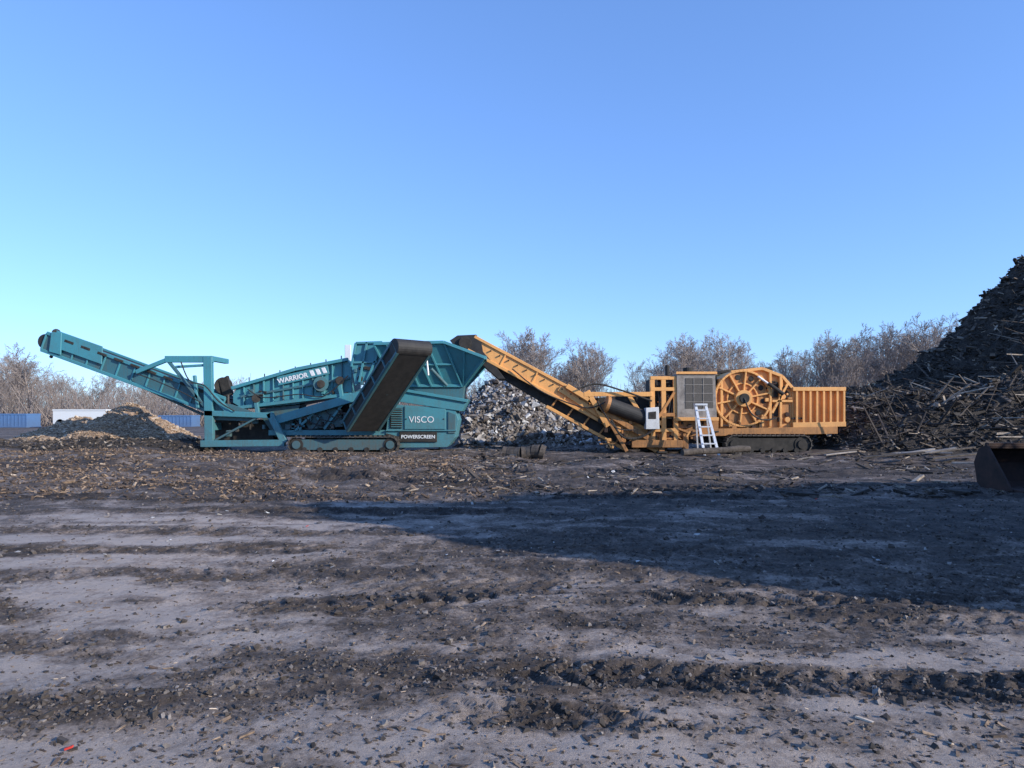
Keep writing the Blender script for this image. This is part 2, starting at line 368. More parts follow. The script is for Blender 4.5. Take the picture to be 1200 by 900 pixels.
# ------------------------------------------------------------- scatter on ground
def frustum(n,y0,y1):
    y=1/RNG.uniform(1/y1,1/y0,n);x=RNG.uniform(-0.85,0.85,n)*y;return x,y
x,y=frustum(75000,2.6,22)
L=loose_shade_mask(x,y);keep=RNG.uniform(0,1,len(x))<(0.06+0.9*L*L);x=x[keep];y=y[keep];n=len(x)
s=np.minimum(np.exp(RNG.normal(-4.85,0.5,n)),0.03)*(0.85+y*0.07)
shards('soil_clods',np.stack([x,y,H(x,y)+s*0.1],1),np.stack([s*1.4,s*1.1,s*0.8],1),CLODT,0.5,tone=np.clip(RNG.normal(0.55,0.22,n),0,1),jit=0.6)
x,y=frustum(5500,2.6,14);n=len(x)
l=np.minimum(np.exp(RNG.normal(-4.1,0.55,n)),0.08)
shards('wood_chip_litter',np.stack([x,y,H(x,y)+0.004],1),np.stack([l,l*0.25,l*0.12],1),CHIPT,0.2,tone=np.clip(RNG.normal(0.42,0.22,n),0,1))
x=RNG.uniform(-22,1,30000);y=RNG.uniform(12,26.5,30000);k=(np.abs(x)<0.85*y)&(fbm(x*.5,y*.5,71)>RNG.uniform(0.25,0.62,30000))&(RNG.uniform(0,1,30000)<ss(2,-3,x)*ss(11.5,14.5,y));x=x[k];y=y[k];n=len(x)
l=np.minimum(np.exp(RNG.normal(-2.8,0.45,n)),.26)
shards('mulch_litter',np.stack([x,y,H(x,y)+0.02],1),np.stack([l,l*0.3,l*0.2],1),CHIPT,0.45,tone=np.clip(RNG.normal(0.38,0.2,n),0,1))
x=RNG.uniform(-3,22,9000);y=RNG.uniform(13,32,9000);k=(fbm(x*.6,y*.6,73)>0.48);x=x[k];y=y[k];n=len(x)
l=np.minimum(np.exp(RNG.normal(-2.4,0.6,n)),.6)
shards('broken_wood_litter',np.stack([x,y,H(x,y)+0.03],1),np.stack([l*1.5,l*0.22,l*0.15],1),DWOODT,0.2,tone=np.clip(RNG.normal(0.6,0.25,n),0,1))
x,y=frustum(60,7,22);n=len(x);l=RNG.uniform(.01,.028,n)*(1+y*.12)
shards('litter_scraps',np.stack([x,y,H(x,y)+0.01],1),np.stack([l,l*0.6,l*0.15],1),DEBT,0.4,tone=RNG.uniform(.55,.95,n),jit=.6)
o=B()
for xx,yy in((-2.15,3.28),(-2.9,9.6),(5.6,12.6)):
    zz=float(H(xx,yy)[0])+.012;o.beam((xx,yy,zz),(xx+.035,yy+.01,zz+.01),.02,.01,REDP)
o.obj('plastic_scraps',None,0.002)

# ------------------------------------------------------------- piles
def heap(name,fn,x0,x1,y0,y1,step,m):
    xs=np.arange(x0,x1,step);ys=np.arange(y0,y1,step);X,Y=np.meshgrid(xs,ys);Z=fn(X,Y)
    e=empty(name)
    mk('heap_body',np.stack([X.ravel(),Y.ravel(),Z.ravel()],1),grid_faces(len(xs),len(ys)),m,False,parent=e)
    return e
def on(fn,n,x0,x1,y0,y1,minh=0.12):
    x=RNG.uniform(x0,x1,n);y=RNG.uniform(y0,y1,n);z=fn(x,y);k=z>minh+H(x,y);return x[k],y[k],z[k]
CX=np.array([12,14.2,16,18.5,21.8,23.7,25.6,26.6,28.5,31,36,44,52,60]);CZ=np.array([0,0.6,1.9,2.7,3.9,4.8,6.7,8.0,9.9,11.5,13.5,14,11,0])
def ridge(c,t,p): return np.where(c>0.02,c*np.clip(1-t**p,-.3,1),0)-0.3*(c<0.3)
def f_right(x,y):
    c=np.interp(x,CX,CZ);rr=np.abs(y-38-0.8*(fbm(x*.2,y*.2,3)-.5));h=ridge(c,rr/(3.0+c*1.15),1.15)
    c2=np.interp(x,[12.6,13.8,15,19,24,30,45,50],[0,1.3,2.2,2.5,2.9,3.3,3.5,0]);h2=ridge(c2,np.abs(y-30.5)/4.6,1.4)
    h=np.maximum(h,h2)
    amp=np.clip(h,0,3)/3
    h=h+amp*(2.4*(fbm(x*.35,y*.35,101,5,.6)-.5)+1.0*(fbm(x*1.3,y*1.3,102,4,.65)-.5))
    return np.maximum(h,-0.4)
e=heap('wood_debris_mound',f_right,12,60,22,58,0.16,MULCH)
x,y,z=on(f_right,36000,13,42,23,42);n=len(x);l=np.minimum(np.exp(RNG.normal(-1.9,0.55,n)),.8)
shards('broken_wood',np.stack([x,y,z+0.03],1),np.stack([l*1.3,l*0.25,l*0.18],1),DWOODT,0.45,tone=np.clip(RNG.normal(0.48,0.26,n),0,1),parent=e)
x,y,z=on(f_right,1900,13.5,32,25,37);n=len(x);L0=RNG.uniform(0.5,2.0,n);d=RNG.normal(0,1,(n,3));d[:,2]=np.abs(d[:,2])*0.3;d/=np.linalg.norm(d,axis=1,keepdims=True)
p0=np.stack([x,y,z-0.1],1);r=RNG.uniform(0.012,0.055,n)
v,f=tubes(p0,p0+d*L0[:,None],r,r*0.5,5)
mk('branches',v,f,DWOODT,attr={'tone':np.repeat(np.clip(RNG.normal(0.65,0.25,n),0,1),10)},parent=e)
def f_mid(x,y):
    c=np.interp(x,[-5.5,-3.4,-2,-1,0.2,1.4,3,5.5,8,10],[0,0.9,2.6,3.3,3.6,2.9,2.0,1.3,0.8,0]);h=ridge(c,np.abs(y-36.5)/4.6,1.5)
    h=h+np.clip(h,0,1.2)*(1.2*(fbm(x*.8,y*.8,111,5,.65)-.5));return np.maximum(h,-.4)
e=heap('rubble_pile',f_mid,-6,10.5,31,42,0.12,DEBM)
x,y,z=on(f_mid,12000,-5,9,31.5,39);n=len(x);l=np.minimum(np.exp(RNG.normal(-2.0,0.5,n)),.5)
shards('rubble_chunks',np.stack([x,y,z+0.02],1),np.stack([l,l*0.6,l*0.4],1),DEBT,0.6,tone=np.clip(RNG.normal(0.45,0.27,n),0,1),jit=0.6,parent=e)
def f_chip(x,y):
    h=2.1*(1-(np.sqrt(((x+17.9)/3.5)**2+((y-32)/3.6)**2))**1.1)
    h2=1.35*(1-(np.sqrt(((x+20.6)/3.6)**2+((y-32.5)/3)**2))**1.3)
    h=np.maximum(h,h2)
    return np.maximum(h+np.clip(h,0,1)*0.45*(fbm(x*1.2,y*1.2,121,4)-.5),-.3)
e=heap('wood_chip_pile',f_chip,-25,-13,27,37,0.1,CHIPM)
x,y,z=on(f_chip,12000,-25,-13,27.5,35);n=len(x);l=np.minimum(np.exp(RNG.normal(-2.5,0.45,n)),.3)
shards('wood_chips',np.stack([x,y,z+0.01],1),np.stack([l,l*0.4,l*0.25],1),CHIPT,0.4,tone=np.clip(RNG.normal(0.8,0.18,n),0,1),parent=e)
def f_bank(x,y):
    c=np.interp(x,[-40,-34,-26,-22,-19,-16,-13,-11.5],[0,0.7,0.8,0.6,0.45,0.6,0.45,0]);h=ridge(c,np.abs(y-28.6)/2.2,1.5)
    return np.maximum(h+np.clip(h,0,.6)*0.9*(fbm(x*1.1,y*1.1,131,5,.6)-.5),-.3)
e=heap('mulch_bank',f_bank,-40,-11,26,31.5,0.1,MULCH)
x,y,z=on(f_bank,7000,-34,-12,26,31,0.03);n=len(x);l=np.minimum(np.exp(RNG.normal(-2.4,0.5,n)),.5)
shards('mulch_pieces',np.stack([x,y,z+0.01],1),np.stack([l,l*0.35,l*0.25],1),DWOODT,0.5,tone=np.clip(RNG.normal(0.55,0.25,n),0,1),parent=e)
# stockpile right of the camera (throws the long shadow over the yard)
def f_stock(x,y):
    a=np.array([11.0,2.6]);b=np.array([17.5,10.5]);d=b-a;t=np.clip(((x-a[0])*d[0]+(y-a[1])*d[1])/(d@d),0,1)
    r=np.hypot(x-a[0]-t*d[0],y-a[1]-t*d[1])
    h=(6.9-2.8*t)*ss(4.2,0.4,r+2.2*(fbm(x*.9,y*.9,141,4)-.5))
    s=0.5*x+0.866*y+3.0*(fbm(x*.8,y*.8,144,5,.6)-.5)
    h=h*ss(6.3,8.2,s)
    return np.maximum(h+1.2*(fbm(x*1.5,y*1.5,142,5,.65)-.5)*(h>0.3)-0.15,-.3)
e=heap('mulch_stockpile',f_stock,5,24,-3,16,0.13,MULCH)
x,y,z=on(f_stock,1200,6,20,-1,14,2.0);n=len(x);L0=RNG.uniform(0.4,1.3,n);d=RNG.normal(0,1,(n,3));d[:,2]=np.abs(d[:,2])*.8;d/=np.linalg.norm(d,axis=1,keepdims=True)
p0=np.stack([x,y,z-0.1],1);r=RNG.uniform(0.015,0.06,n);v,f=tubes(p0,p0+d*L0[:,None],r,r*.5,4)
mk('branches',v,f,DWOODT,attr={'tone':np.repeat(np.clip(RNG.normal(0.5,0.25,n),0,1),8)},parent=e)

# ------------------------------------------------------------- logs / boards
LOGM=rough_mat('log_bark',(0.03,0.024,0.02),(0.13,0.105,0.085),6,0.9,0,0.9,0.03)
def log(name,a,b,r,m=None):
    o=B();a=Vector(a);b=Vector(b);k=7;pts=[a.lerp(b,i/k)+Vector((random.uniform(-1,1),random.uniform(-1,1),random.uniform(-1,1)))*r*0.18 for i in range(k+1)]
    for i in range(k): o.cyl(pts[i],pts[i+1],r*random.uniform(0.9,1.08),m or LOGM,12,r*random.uniform(0.85,1.05))
    return o.obj(name,None,0)
log('fallen_log',(-0.3,23.6,0.25),(1.15,23.2,0.3),0.24)
log('fallen_log',(6.2,24.8,0.2),(8.9,25.6,0.3),0.12)
o=B()
for i in range(16):
    a=random.uniform(10.5,19);yy=random.uniform(20.5,26);an=random.uniform(-0.5,0.4);l=random.uniform(0.8,2.4)
    zz=float(H(a,yy)[0])+0.1
    o.beam((a,yy,zz),(a+l*math.cos(an),yy+l*math.sin(an),zz+random.uniform(0,.2)),random.uniform(.1,.25),0.05,random.choice([GREY,LOGM,LOGM]))
o.obj('scrap_boards',None,0.004)
o=B();o.beam(P(828,541,24.5),P(862,540,24.8),0.35,0.05,WHITE);o.obj('white_board',None,0.004)

# ------------------------------------------------------------- teal screener
S=empty('mobile_screening_machine')
YV=Vector((0,1,0))
b=B();b.conveyor(P(64,402,28.2),P(268,477,28.2),YV,1.15,0.72,TEAL,RUBBER,0.62,True,0.13,TEALD)
b.prism([(60,389),(72,390),(71,416),(57,412)],27.45,0.06,TEAL);b.prism([(60,389),(72,390),(71,416),(57,412)],28.9,0.06,TEAL)
b.prism([(66,387),(120,406),(119,427),(66,408)],27.48,0.05,TEAL)
for i in range(9):
    q=P(76,399,27.5).lerp(P(240,459,27.5),i/8.5);q2=P(76,399,27.5).lerp(P(240,459,27.5),(i+0.55)/8.5)
    b.beam(q+Vector((0,-0.02,0)),q2+Vector((0,-0.02,0)),0.03,0.1,DARK)
b.cyl(P(60,418,27.6),P(60,418,28.9),0.07,DARK,12)
b.beam(P(120,432,28.1),P(238,486,28.1),0.12,0.1,TEALD)
b.cyl(P(66,390,27.6),P(66,390,28.9),0.16,RUBBER,14)
b.obj('discharge_conveyor',S)
b=B()
for y in(27.35,28.95):
    b.beam(P(194,421,y),P(250,421,y),0.16,0.26,TEAL)
    b.beam(P(244,418,y),P(246,524,y),0.2,0.34,TEAL)
    b.beam(P(160,436,y),P(200,420,y),0.14,0.16,TEAL)
    b.beam(P(198,424,y),P(240,476,y),0.12,0.12,TEALD)
    b.beam(P(228,440,y),P(232,478,y),0.12,0.12,TEAL)
    b.beam(P(206,430,y),P(240,428,y),0.1,0.1,TEAL)
    b.beam(P(236,520,y),P(334,519,y),0.22,0.26,TEAL)
    b.beam(P(240,484,y),P(318,487,y),0.2,0.22,TEAL)
    b.beam(P(316,484,y),P(334,519,y),0.2,0.26,TEAL)
    b.beam(P(252,516,y),P(304,488,y),0.08,0.08,TEALD)
    b.beam(P(248,462,y),P(272,486,y),0.16,0.2,TEAL)
    b.prism([(246,470),(272,474),(300,484),(300,494),(246,492)],y+.12,0.05,TEALD)
b.beam(P(246,420,27.35),P(246,420,27.35)+Vector((0,1.6,0)),0.2,0.2,TEAL)
b.beam(P(246,500,27.35),P(246,500,27.35)+Vector((0,1.7,0)),0.2,0.3,TEAL)
b.prism([(252,490),(310,492),(322,516),(252,517)],28.2,0.5,DARK)
b.cyl(P(262,452,27.9),P(262,452,28.6),0.35,DARK,18)
b.prism([(256,446),(266,440),(272,462),(262,466)],27.8,0.2,DARK)
b.hose([P(212,424,27.2),P(222,446,27.15),P(240,452,27.1),P(256,470,27.15),P(275,482,27.2)],0.03,RUBBER)
b.hose([P(160,438,27.3),P(182,446,27.2),P(214,460,27.2),P(236,472,27.2)],0.025,RUBBER)
b.fittings(16,252,312,478,512,27.6,[DARK,TEALD,TRACKM])
b.obj('rear_frame',S)
b=B()
b.prism([(273,462),(280,450),(345,432),(404,420),(412,428),(412,460),(345,474),(285,479),(273,472)],27.7,1.7,TEAL)
b.beam(P(272,455,27.6),P(346,433,27.6),0.2,0.13,TEAL);b.beam(P(346,433,27.6),P(408,421,27.6),0.2,0.13,TEAL)
b.beam(P(278,478,27.6),P(412,462,27.6),0.2,0.13,TEAL)
for i in range(11):
    px=286+i*11.5;tt=453-(px-286)*0.27;bt=477-(px-286)*0.12
    b.beam(P(px,tt,27.66),P(px,bt,27.66),0.1,0.05,TEALD if i%3==1 else TEAL)
b.beam(P(282,465,27.64),P(410,443,27.64),0.08,0.09,TEALD)
b.cyl(P(376,450,27.35),P(376,450,27.75),0.3,TEALD,24);b.cyl(P(376,450,27.25),P(376,450,27.4),0.16,DARK,18)
for q in((300,467),(398,446)):
    b.cyl(P(*q,27.4),P(*q,27.75),0.17,DARK,16);b.beam(P(q[0],q[1]+3,27.5),P(q[0]+3,q[1]+22,27.5),0.15,0.15,TEAL)
b.prism([(324,441.5),(384,428),(386,438),(326,452)],27.565,0.03,TEAL)
for k0 in(362,369,376): b.prism([(k0,434.5-(k0-362)*.23),(k0+4.5,433.5-(k0-362)*.23),(k0+7.5,440-(k0-362)*.23),(k0+3,441-(k0-362)*.23)],27.55,0.02,DECAL)
for i in range(7):
    b.cyl(P(292+i*18,449-i*4.3,27.6),P(292+i*18,442-i*4.2,27.6),0.025,DARK,6)
b.hose([P(290,456,27.45),P(310,466,27.4),P(350,462,27.4),P(380,464,27.4),P(408,440,27.4)],0.025,RUBBER)
b.fittings(14,290,408,458,466,27.6,[DARK,TEALD,TEAL],(.05,.15))
b.obj('screen_box',S)
ang=math.degrees(math.atan2(13.5,60))
text('screen_box_lettering','WARRIOR',P(343,443.3,27.55),0.27,DECAL,S,roll=ang,bold=0.008)
b=B()
b.beam(P(318,494,27.5),P(424,463,27.5),0.2,0.34,TEAL);b.beam(P(330,500,29.0),P(424,466,29.0),0.2,0.3,TEALD)
b.prism([(300,480),(352,474),(336,512),(322,512)],27.9,0.9,TEALD)
b.prism([(338,484),(452,468),(452,512),(334,512)],28.2,0.9,DARK)
b.beam(P(316,507,27.75),P(462,507,27.75),0.3,0.22,TEAL);b.beam(P(316,507,29.2),P(462,507,29.2),0.3,0.22,TEALD)
b.prism([(352,486),(398,474),(402,500),(362,503)],27.75,0.2,TEALD)
b.prism([(410,462),(432,450),(440,470),(424,498),(408,500)],27.6,0.5,TEALD)
for a,c in(((346,505),(372,480)),((380,503),(404,470)),((352,482),(352,505))): b.beam(P(*a,27.6),P(*c,27.6),0.1,0.1,TEAL)
for i in range(5): b.hose([P(340+i*12,484-i*3,27.6),P(350+i*13,497-i*3,27.5),P(366+i*13,503-i*5,27.5),P(376+i*12,488-i*3,27.6)],0.025,RUBBER)
b.fittings(34,335,412,482,504,27.62,[DARK,TEALD,TEAL,TRACKM])
b.obj('chassis',S)
b=B();b.crawler(P(338,0,27.1).x,P(467,0,27.1).x,27.0,27.5,0.05,0.70,TEALD);b.obj('crawler_track_near',S,0)
b=B();b.crawler(P(338,0,27.1).x,P(467,0,27.1).x,29.0,29.5,0.05,0.70,TEALD);b.obj('crawler_track_far',S,0)
b=B()
yt,yb=26.7,27.7
nw=[P(438,403,yt),P(520,401,yt),P(568,419,yt),P(543,452,yb),P(462,452,yb)]
def mir(v): v=v.copy();v.y=57.1-v.y;return v
for M in(lambda v:v,mir):
    q=[M(v) for v in nw]
    b.slab([q[0],q[1],q[3],q[4]],0.05,TEAL);b.slab([q[1],q[2],q[3]],0.05,TEAL)
    b.beam(q[0],q[1],0.14,0.12,TEAL);b.beam(q[1],q[2],0.14,0.12,TEAL);b.beam(q[4],q[3],0.12,0.12,TEAL)
    for t in(0,0.18,0.36,0.55,0.75,1.0):
        b.beam(q[0].lerp(q[1],t),q[4].lerp(q[3],t*0.98),0.16,0.08,TEAL)
    b.beam(q[1].lerp(q[2],.5),q[3],0.14,0.07,TEAL);b.beam(q[2],q[3],0.12,0.1,TEAL)
    b.beam(q[0].lerp(q[4],.5),q[1].lerp(q[3],.5),0.14,0.08,TEAL)
b.slab([nw[2],mir(nw[2]),mir(nw[3]),nw[3]],0.05,TEAL)
b.slab([nw[0],mir(nw[0]),mir(nw[4]),nw[4]],0.05,TEALD)
b.beam(nw[2],mir(nw[2]),0.12,0.14,TEAL)
for t in(.2,.4,.6,.8): b.beam(nw[2].lerp(mir(nw[2]),t),nw[3].lerp(mir(nw[3]),t),0.06,0.12,TEAL)
b.prism([(417,402),(446,400),(452,408),(430,446),(416,452),(412,430)],27.3,0.06,TEAL);b.prism([(417,402),(446,400),(452,408),(430,446),(412,430)],29.8,0.06,TEAL)
b.prism([(404,404),(411,404),(411,424),(404,424)],28.6,0.1,DECAL)
for a,c in(((417,402),(412,430)),((430,401),(421,448)),((448,402),(430,446)),((417,402),(448,401)),((414,425),(442,424))): b.beam(P(*a,27.25),P(*c,27.25),0.1,0.09,TEAL)
b.prism([(440,452),(545,450),(541,476),(530,484),(466,458),(448,470)],27.75,1.4,TEALD)
b.prism([(468,455),(549,468),(541,482),(462,470)],27.5,1.9,TEAL)
b.beam(P(466,456,27.45),P(548,470,27.45),0.1,0.12,TEAL)
b.cyl(P(505,432,26.9),P(524,452,27.2),0.07,TEALD,10);b.cyl(P(500,420,26.9),P(502,440,26.9),0.04,ALU,10)
b.fittings(12,416,436,430,452,27.25,[DARK,TEALD],(.05,.15))
b.obj('feed_hopper',S)
b=B()
b.prism([(456,474),(533,478),(537,492),(533,513),(524,524),(462,525),(452,508)],27.55,1.9,TEAL)
b.prism([(474,476),(522,479),(522,503),(474,503)],27.49,0.06,TEAL)
b.prism([(468,506),(512,506),(512,518),(468,518)],27.47,0.08,DARK)
b.prism([(458,478),(471,478),(471,502),(457,502)],27.5,0.05,DARK)
for i in range(9): b.prism([(458,479+i*2.6),(471,479+i*2.6),(471,480+i*2.6),(458,480+i*2.6)],27.46,0.05,TEAL)
b.prism([(525,482),(534,486),(533,508),(525,508)],27.5,0.06,TEALD)
b.beam(P(452,504.5,27.5),P(535,504.5,27.5),0.08,0.05,TEAL)
for q in((476,491),(520,491)): b.cyl(P(*q,27.46),P(*q,27.5),0.03,DARK,8)
b.cyl(P(500,460,28.6),P(500,446,28.6),0.08,DARK,12)
b.prism([(452,508),(467,512),(467,524),(455,524)],27.3,0.3,DARK)
b.obj('engine_housing',S)
text('housing_lettering','VISCO',P(494,492,27.475),0.36,DECAL,S)
text('panel_lettering','POWERSCREEN',P(490,512,27.455),0.195,DECAL,S,bold=0.004)
b=B();A=P(423,499,27.1);C=P(482,408,24.4)
sd=Vector((C.y-A.y,-(C.x-A.x),0)).normalized()
b.conveyor(A,C,sd,1.25,0.5,TEALD,RUBBER,0.8,True,0.1,DARK,closed=RUBBER)
b.cyl(C-sd*0.72,C+sd*0.72,0.3,RUBBER,24)
b.beam(A.lerp(C,.05)-sd*.74-Vector((0,0,.3)),A.lerp(C,.93)-sd*.74-Vector((0,0,.3)),0.05,0.07,TEAL)
b.beam(A.lerp(C,.05)+sd*.74-Vector((0,0,.3)),A.lerp(C,.93)+sd*.74-Vector((0,0,.3)),0.05,0.07,TEALD)
b.beam(A.lerp(C,.55)+Vector((0,0,-.3)),P(440,470,27.7),0.12,0.12,TEAL)
b.obj('side_conveyor',S)

# ------------------------------------------------------------- orange grinder
G=empty('wood_grinder')
b=B()
b.conveyor(P(553,404,28.3),P(772,522,28.3),YV,1.2,0.6,ORANGE,RUBBER,1.3,True,0.12,ORANGE)
b.prism([(572,424),(600,436),(700,490),(766,528),(742,532),(690,506),(640,474),(590,444)],27.9,0.9,DARK)
for y in(27.75,28.85):
    b.beam(P(640,476,y),P(742,532,y),0.1,0.13,ORANGE)
    for i in range(6):
        q=P(645,478,y).lerp(P(740,530,y),i/5);b.beam(q,q+Vector((0.35,0,0.45)),0.08,0.07,ORANGED)
    b.beam(P(655,455,y-0.15),P(720,498,y-0.15),0.08,0.22,ORANGE)
    b.beam(P(655,447,y-.1),P(692,470,y-.1),0.1,0.12,DARK)
for i in range(12):
    q=P(575,411,27.55).lerp(P(690,473,27.55),i/11);b.cyl(q,q+Vector((0,0.1,0)),0.035,DARK,8)
b.prism([(527,399),(536,393),(558,392),(564,400),(566,412),(580,428),(592,444),(584,444),(566,428),(550,414),(536,410)],27.6,1.4,RUBBER)
b.cyl(P(545,402,27.5),P(545,402,29.1),0.26,DARK,20)
b.hose([P(600,432,27.5),P(630,456,27.45),P(660,470,27.45),P(690,478,27.4),P(712,470,27.3)],0.03,RUBBER)
b.obj('discharge_conveyor',G)
b=B()
for y in(27.45,29.2):
    b.beam(P(684,462,y),P(764,462,y),0.16,0.18,ORANGE);b.beam(P(688,458,y),P(712,500,y),0.14,0.2,ORANGE)
    b.beam(P(700,478,y),P(764,516,y),0.14,0.2,ORANGED);b.beam(P(736,462,y),P(760,500,y),0.12,0.16,ORANGE)
    b.beam(P(664,452,y),P(690,468,y),0.14,0.2,ORANGE)
    b.beam(P(700,470,y),P(735,530,y),0.12,0.14,ORANGED)
    b.beam(P(740,520,y),P(800,520,y),0.2,0.3,ORANGED)
b.prism([(700,466),(760,462),(760,520),(740,516),(706,486)],28.2,0.9,DARK)
b.cyl(P(712,474,27.3),P(756,490,27.5),0.3,RUBBER,24);b.cyl(P(709,473,27.28),P(713,474.4,27.3),0.34,ORANGED,24)
b.prism([(757,478),(772,477),(773,503),(757,503)],27.1,0.4,WHITE);b.prism([(760,483),(769,482),(769,491),(760,491)],27.08,0.04,DARK)
b.hose([P(680,455,27.2),P(700,450,27.2),P(730,458,27.2),P(764,470,27.2)],0.04,DARK)
b.hose([P(716,492,27.2),P(730,512,27.1),P(752,512,27.2),P(770,500,27.2)],0.05,DARK)
b.hose([P(700,470,27.2),P(720,500,27.1),P(744,504,27.2)],0.03,RUBBER)
b.fittings(34,702,760,492,524,27.5,[DARK,ORANGED,ORANGE,TRACKM,RUST])
b.obj('conveyor_support',G)
b=B()
b.prism([(765,444),(792,440),(840,440),(840,500),(765,500)],28.0,1.5,DARK)
for px in(764,777,791): b.beam(P(px,441,27.5),P(px+1,524,27.5),0.16,0.18,ORANGE)
for py in(443,456,486,504): b.beam(P(762,py,27.48),P(792,py,27.48),0.14,0.14,ORANGE if py!=486 else ORANGED)
b.beam(P(765,500,27.42),P(790,460,27.42),0.08,0.1,ORANGED)
for i in range(6): b.hose([P(768+i*4,450+i*3,27.6),P(773+i*3,470,27.5),P(767+i*4,488,27.5),P(770+i*4,500-i*3,27.6)],0.035,RUBBER)
b.prism([(793,438),(838,438),(840,489),(794,490)],27.35,0.7,GREY)
b.prism([(803,443),(835,443),(836,478),(803,479)],27.335,0.06,MESHG)
for i in range(3): b.beam(P(803,451+i*10,27.325),P(836,451+i*10,27.325),0.014,0.025,GREY)
for i in range(2): b.beam(P(813+i*11,443,27.322),P(813+i*11,479,27.322),0.014,0.025,GREY)
b.beam(P(792,437,27.33),P(840,437,27.33),0.1,0.1,ORANGE);b.beam(P(792,491,27.33),P(842,491,27.33),0.12,0.14,ORANGE)
b.cyl(P(782,440,28.6),P(782,428,28.6),0.09,DARK,14);b.cyl(P(806,438,28.4),P(806,431,28.4),0.2,DARK,16)
b.prism([(840,437),(905,436),(905,430),(870,432),(845,434)],28.9,0.8,DARK)
b.prism([(792,492),(842,492),(842,506),(792,506)],27.6,0.5,ORANGED)
b.fittings(30,768,842,488,516,27.5,[DARK,ORANGED,ORANGE,RUST])
b.fittings(14,768,789,446,484,27.55,[DARK,ORANGED,GREY],(.05,.18))
b.obj('engine_unit',G)
b=B()
b.prism([(843,444),(856,436),(893,432),(914,440),(930,456),(930,502),(843,502)],27.8,1.7,ORANGE)
cc=P(869,467,27.8);R=1.12
cy=lambda r,y0,y1,m,n=40: b.cyl(Vector((cc.x,y0,cc.z)),Vector((cc.x,y1,cc.z)),r,m,n)
cy(R,27.74,27.8,ORANGED)
for i in range(44):
    a0=2*math.pi*i/44;a1=2*math.pi*(i+1)/44
    b.beam((cc.x+R*math.cos(a0),27.69,cc.z+R*math.sin(a0)),(cc.x+R*math.cos(a1),27.69,cc.z+R*math.sin(a1)),0.16,0.09,ORANGE)
    if i%2==0: b.beam((cc.x+R*.55*math.cos(a0),27.71,cc.z+R*.55*math.sin(a0)),(cc.x+R*.55*math.cos(a0+.285),27.71,cc.z+R*.55*math.sin(a0+.285)),0.08,0.06,ORANGE)
for i in range(10):
    a=2*math.pi*i/10+.2;b.beam((cc.x+.2*math.cos(a),27.68,cc.z+.2*math.sin(a)),(cc.x+R*.95*math.cos(a),27.68,cc.z+R*.95*math.sin(a)),0.14,0.07,ORANGE)
for i in (0,1,2,8,9):
    a=2*math.pi*(i+.5)/10+.2;b.cyl((cc.x+R*.78*math.cos(a),27.71,cc.z+R*.78*math.sin(a)),(cc.x+R*.78*math.cos(a),27.76,cc.z+R*.78*math.sin(a)),0.11,DARK,12)
cy(0.34,27.5,27.74,ORANGE,24);cy(0.2,27.4,27.5,DARK,20)
b.beam(P(856,436,27.72),P(893,432,27.72),0.16,0.12,ORANGE);b.beam(P(893,432,27.72),P(916,441,27.72),0.16,0.12,ORANGE);b.beam(P(916,441,27.72),P(930,457,27.72),0.16,0.12,ORANGE)
for a,c in(((902,436),(902,500)),((914,442),(914,500)),((904,470),(928,470)),((845,446),(845,500)),((843,486),(858,500)),((922,450),(904,484)),((893,486),(893,500)),((890,440),(902,456))): b.beam(P(*a,27.72),P(*c,27.72),0.18,0.1,ORANGE)
b.prism([(904,446),(912,448),(912,466),(904,466)],27.76,0.06,DARK);b.prism([(916,474),(926,474),(926,496),(916,496)],27.76,0.06,ORANGED)
b.prism([(904,474),(912,474),(912,488),(904,488)],27.76,0.06,DARK);b.prism([(917,454),(925,460),(925,468),(917,468)],27.76,0.06,DARK)
b.cyl(P(888,441,27.5),P(918,462,27.5),0.05,ALU,10);b.cyl(P(900,449,27.5),P(918,462,27.5),0.08,DARK,10)
b.hose([P(872,466,27.4),P(880,484,27.3),P(894,492,27.3),P(910,490,27.5)],0.035,RUBBER)
b.fittings(22,896,928,446,498,27.68,[DARK,ORANGED,ORANGE,RUST],(.05,.18))
b.fittings(16,846,900,492,508,27.66,[DARK,ORANGED,RUST],(.05,.2))
b.obj('mill_housing',G)
b=B()
for y in(27.75,29.75):
    b.prism([(928,457),(988,457),(988,497),(928,499)],y,0.06,ORANGE if y<28 else DARK)
    b.beam(P(928,456,y-.05),P(990,456,y-.05),0.22,0.16,ORANGE);b.beam(P(928,498,y-.05),P(990,497,y-.05),0.22,0.2,ORANGE)
    for i in range(8): b.beam(P(933+i*7.9,458,y-.06),P(933+i*7.9,497,y-.06),0.16,0.09,ORANGE)
b.prism([(930,480),(990,480),(990,486),(930,486)],27.9,1.8,DARK)
b.prism([(984,460),(990,460),(990,496),(984,496)],27.8,1.9,ORANGED)
b.obj('infeed_bed',G)
b=B()
b.beam(P(762,508,27.7),P(980,504,27.7),0.25,0.3,ORANGED);b.beam(P(762,508,29.3),P(980,504,29.3),0.25,0.3,DARK)
b.prism([(770,500),(960,500),(950,518),(780,520)],28.1,1.1,DARK)
for px in(775,803): b.beam(P(px,508,27.6),P(px,531,27.6),0.2,0.22,ORANGED);b.box((P(px-6,0,27.6).x,27.4,0.02),(P(px+6,0,27.6).x,27.9,0.1),DARK)
b.obj('chassis',G)
for nm,yy in(('crawler_track_near',27.2),('crawler_track_far',29.3)):
    b=B();b.crawler(P(848,0,27.5).x,P(948,0,27.5).x,yy,yy+.5,0.02,0.75,DARK);b.obj(nm,G,0)
b=B();yy=25.9
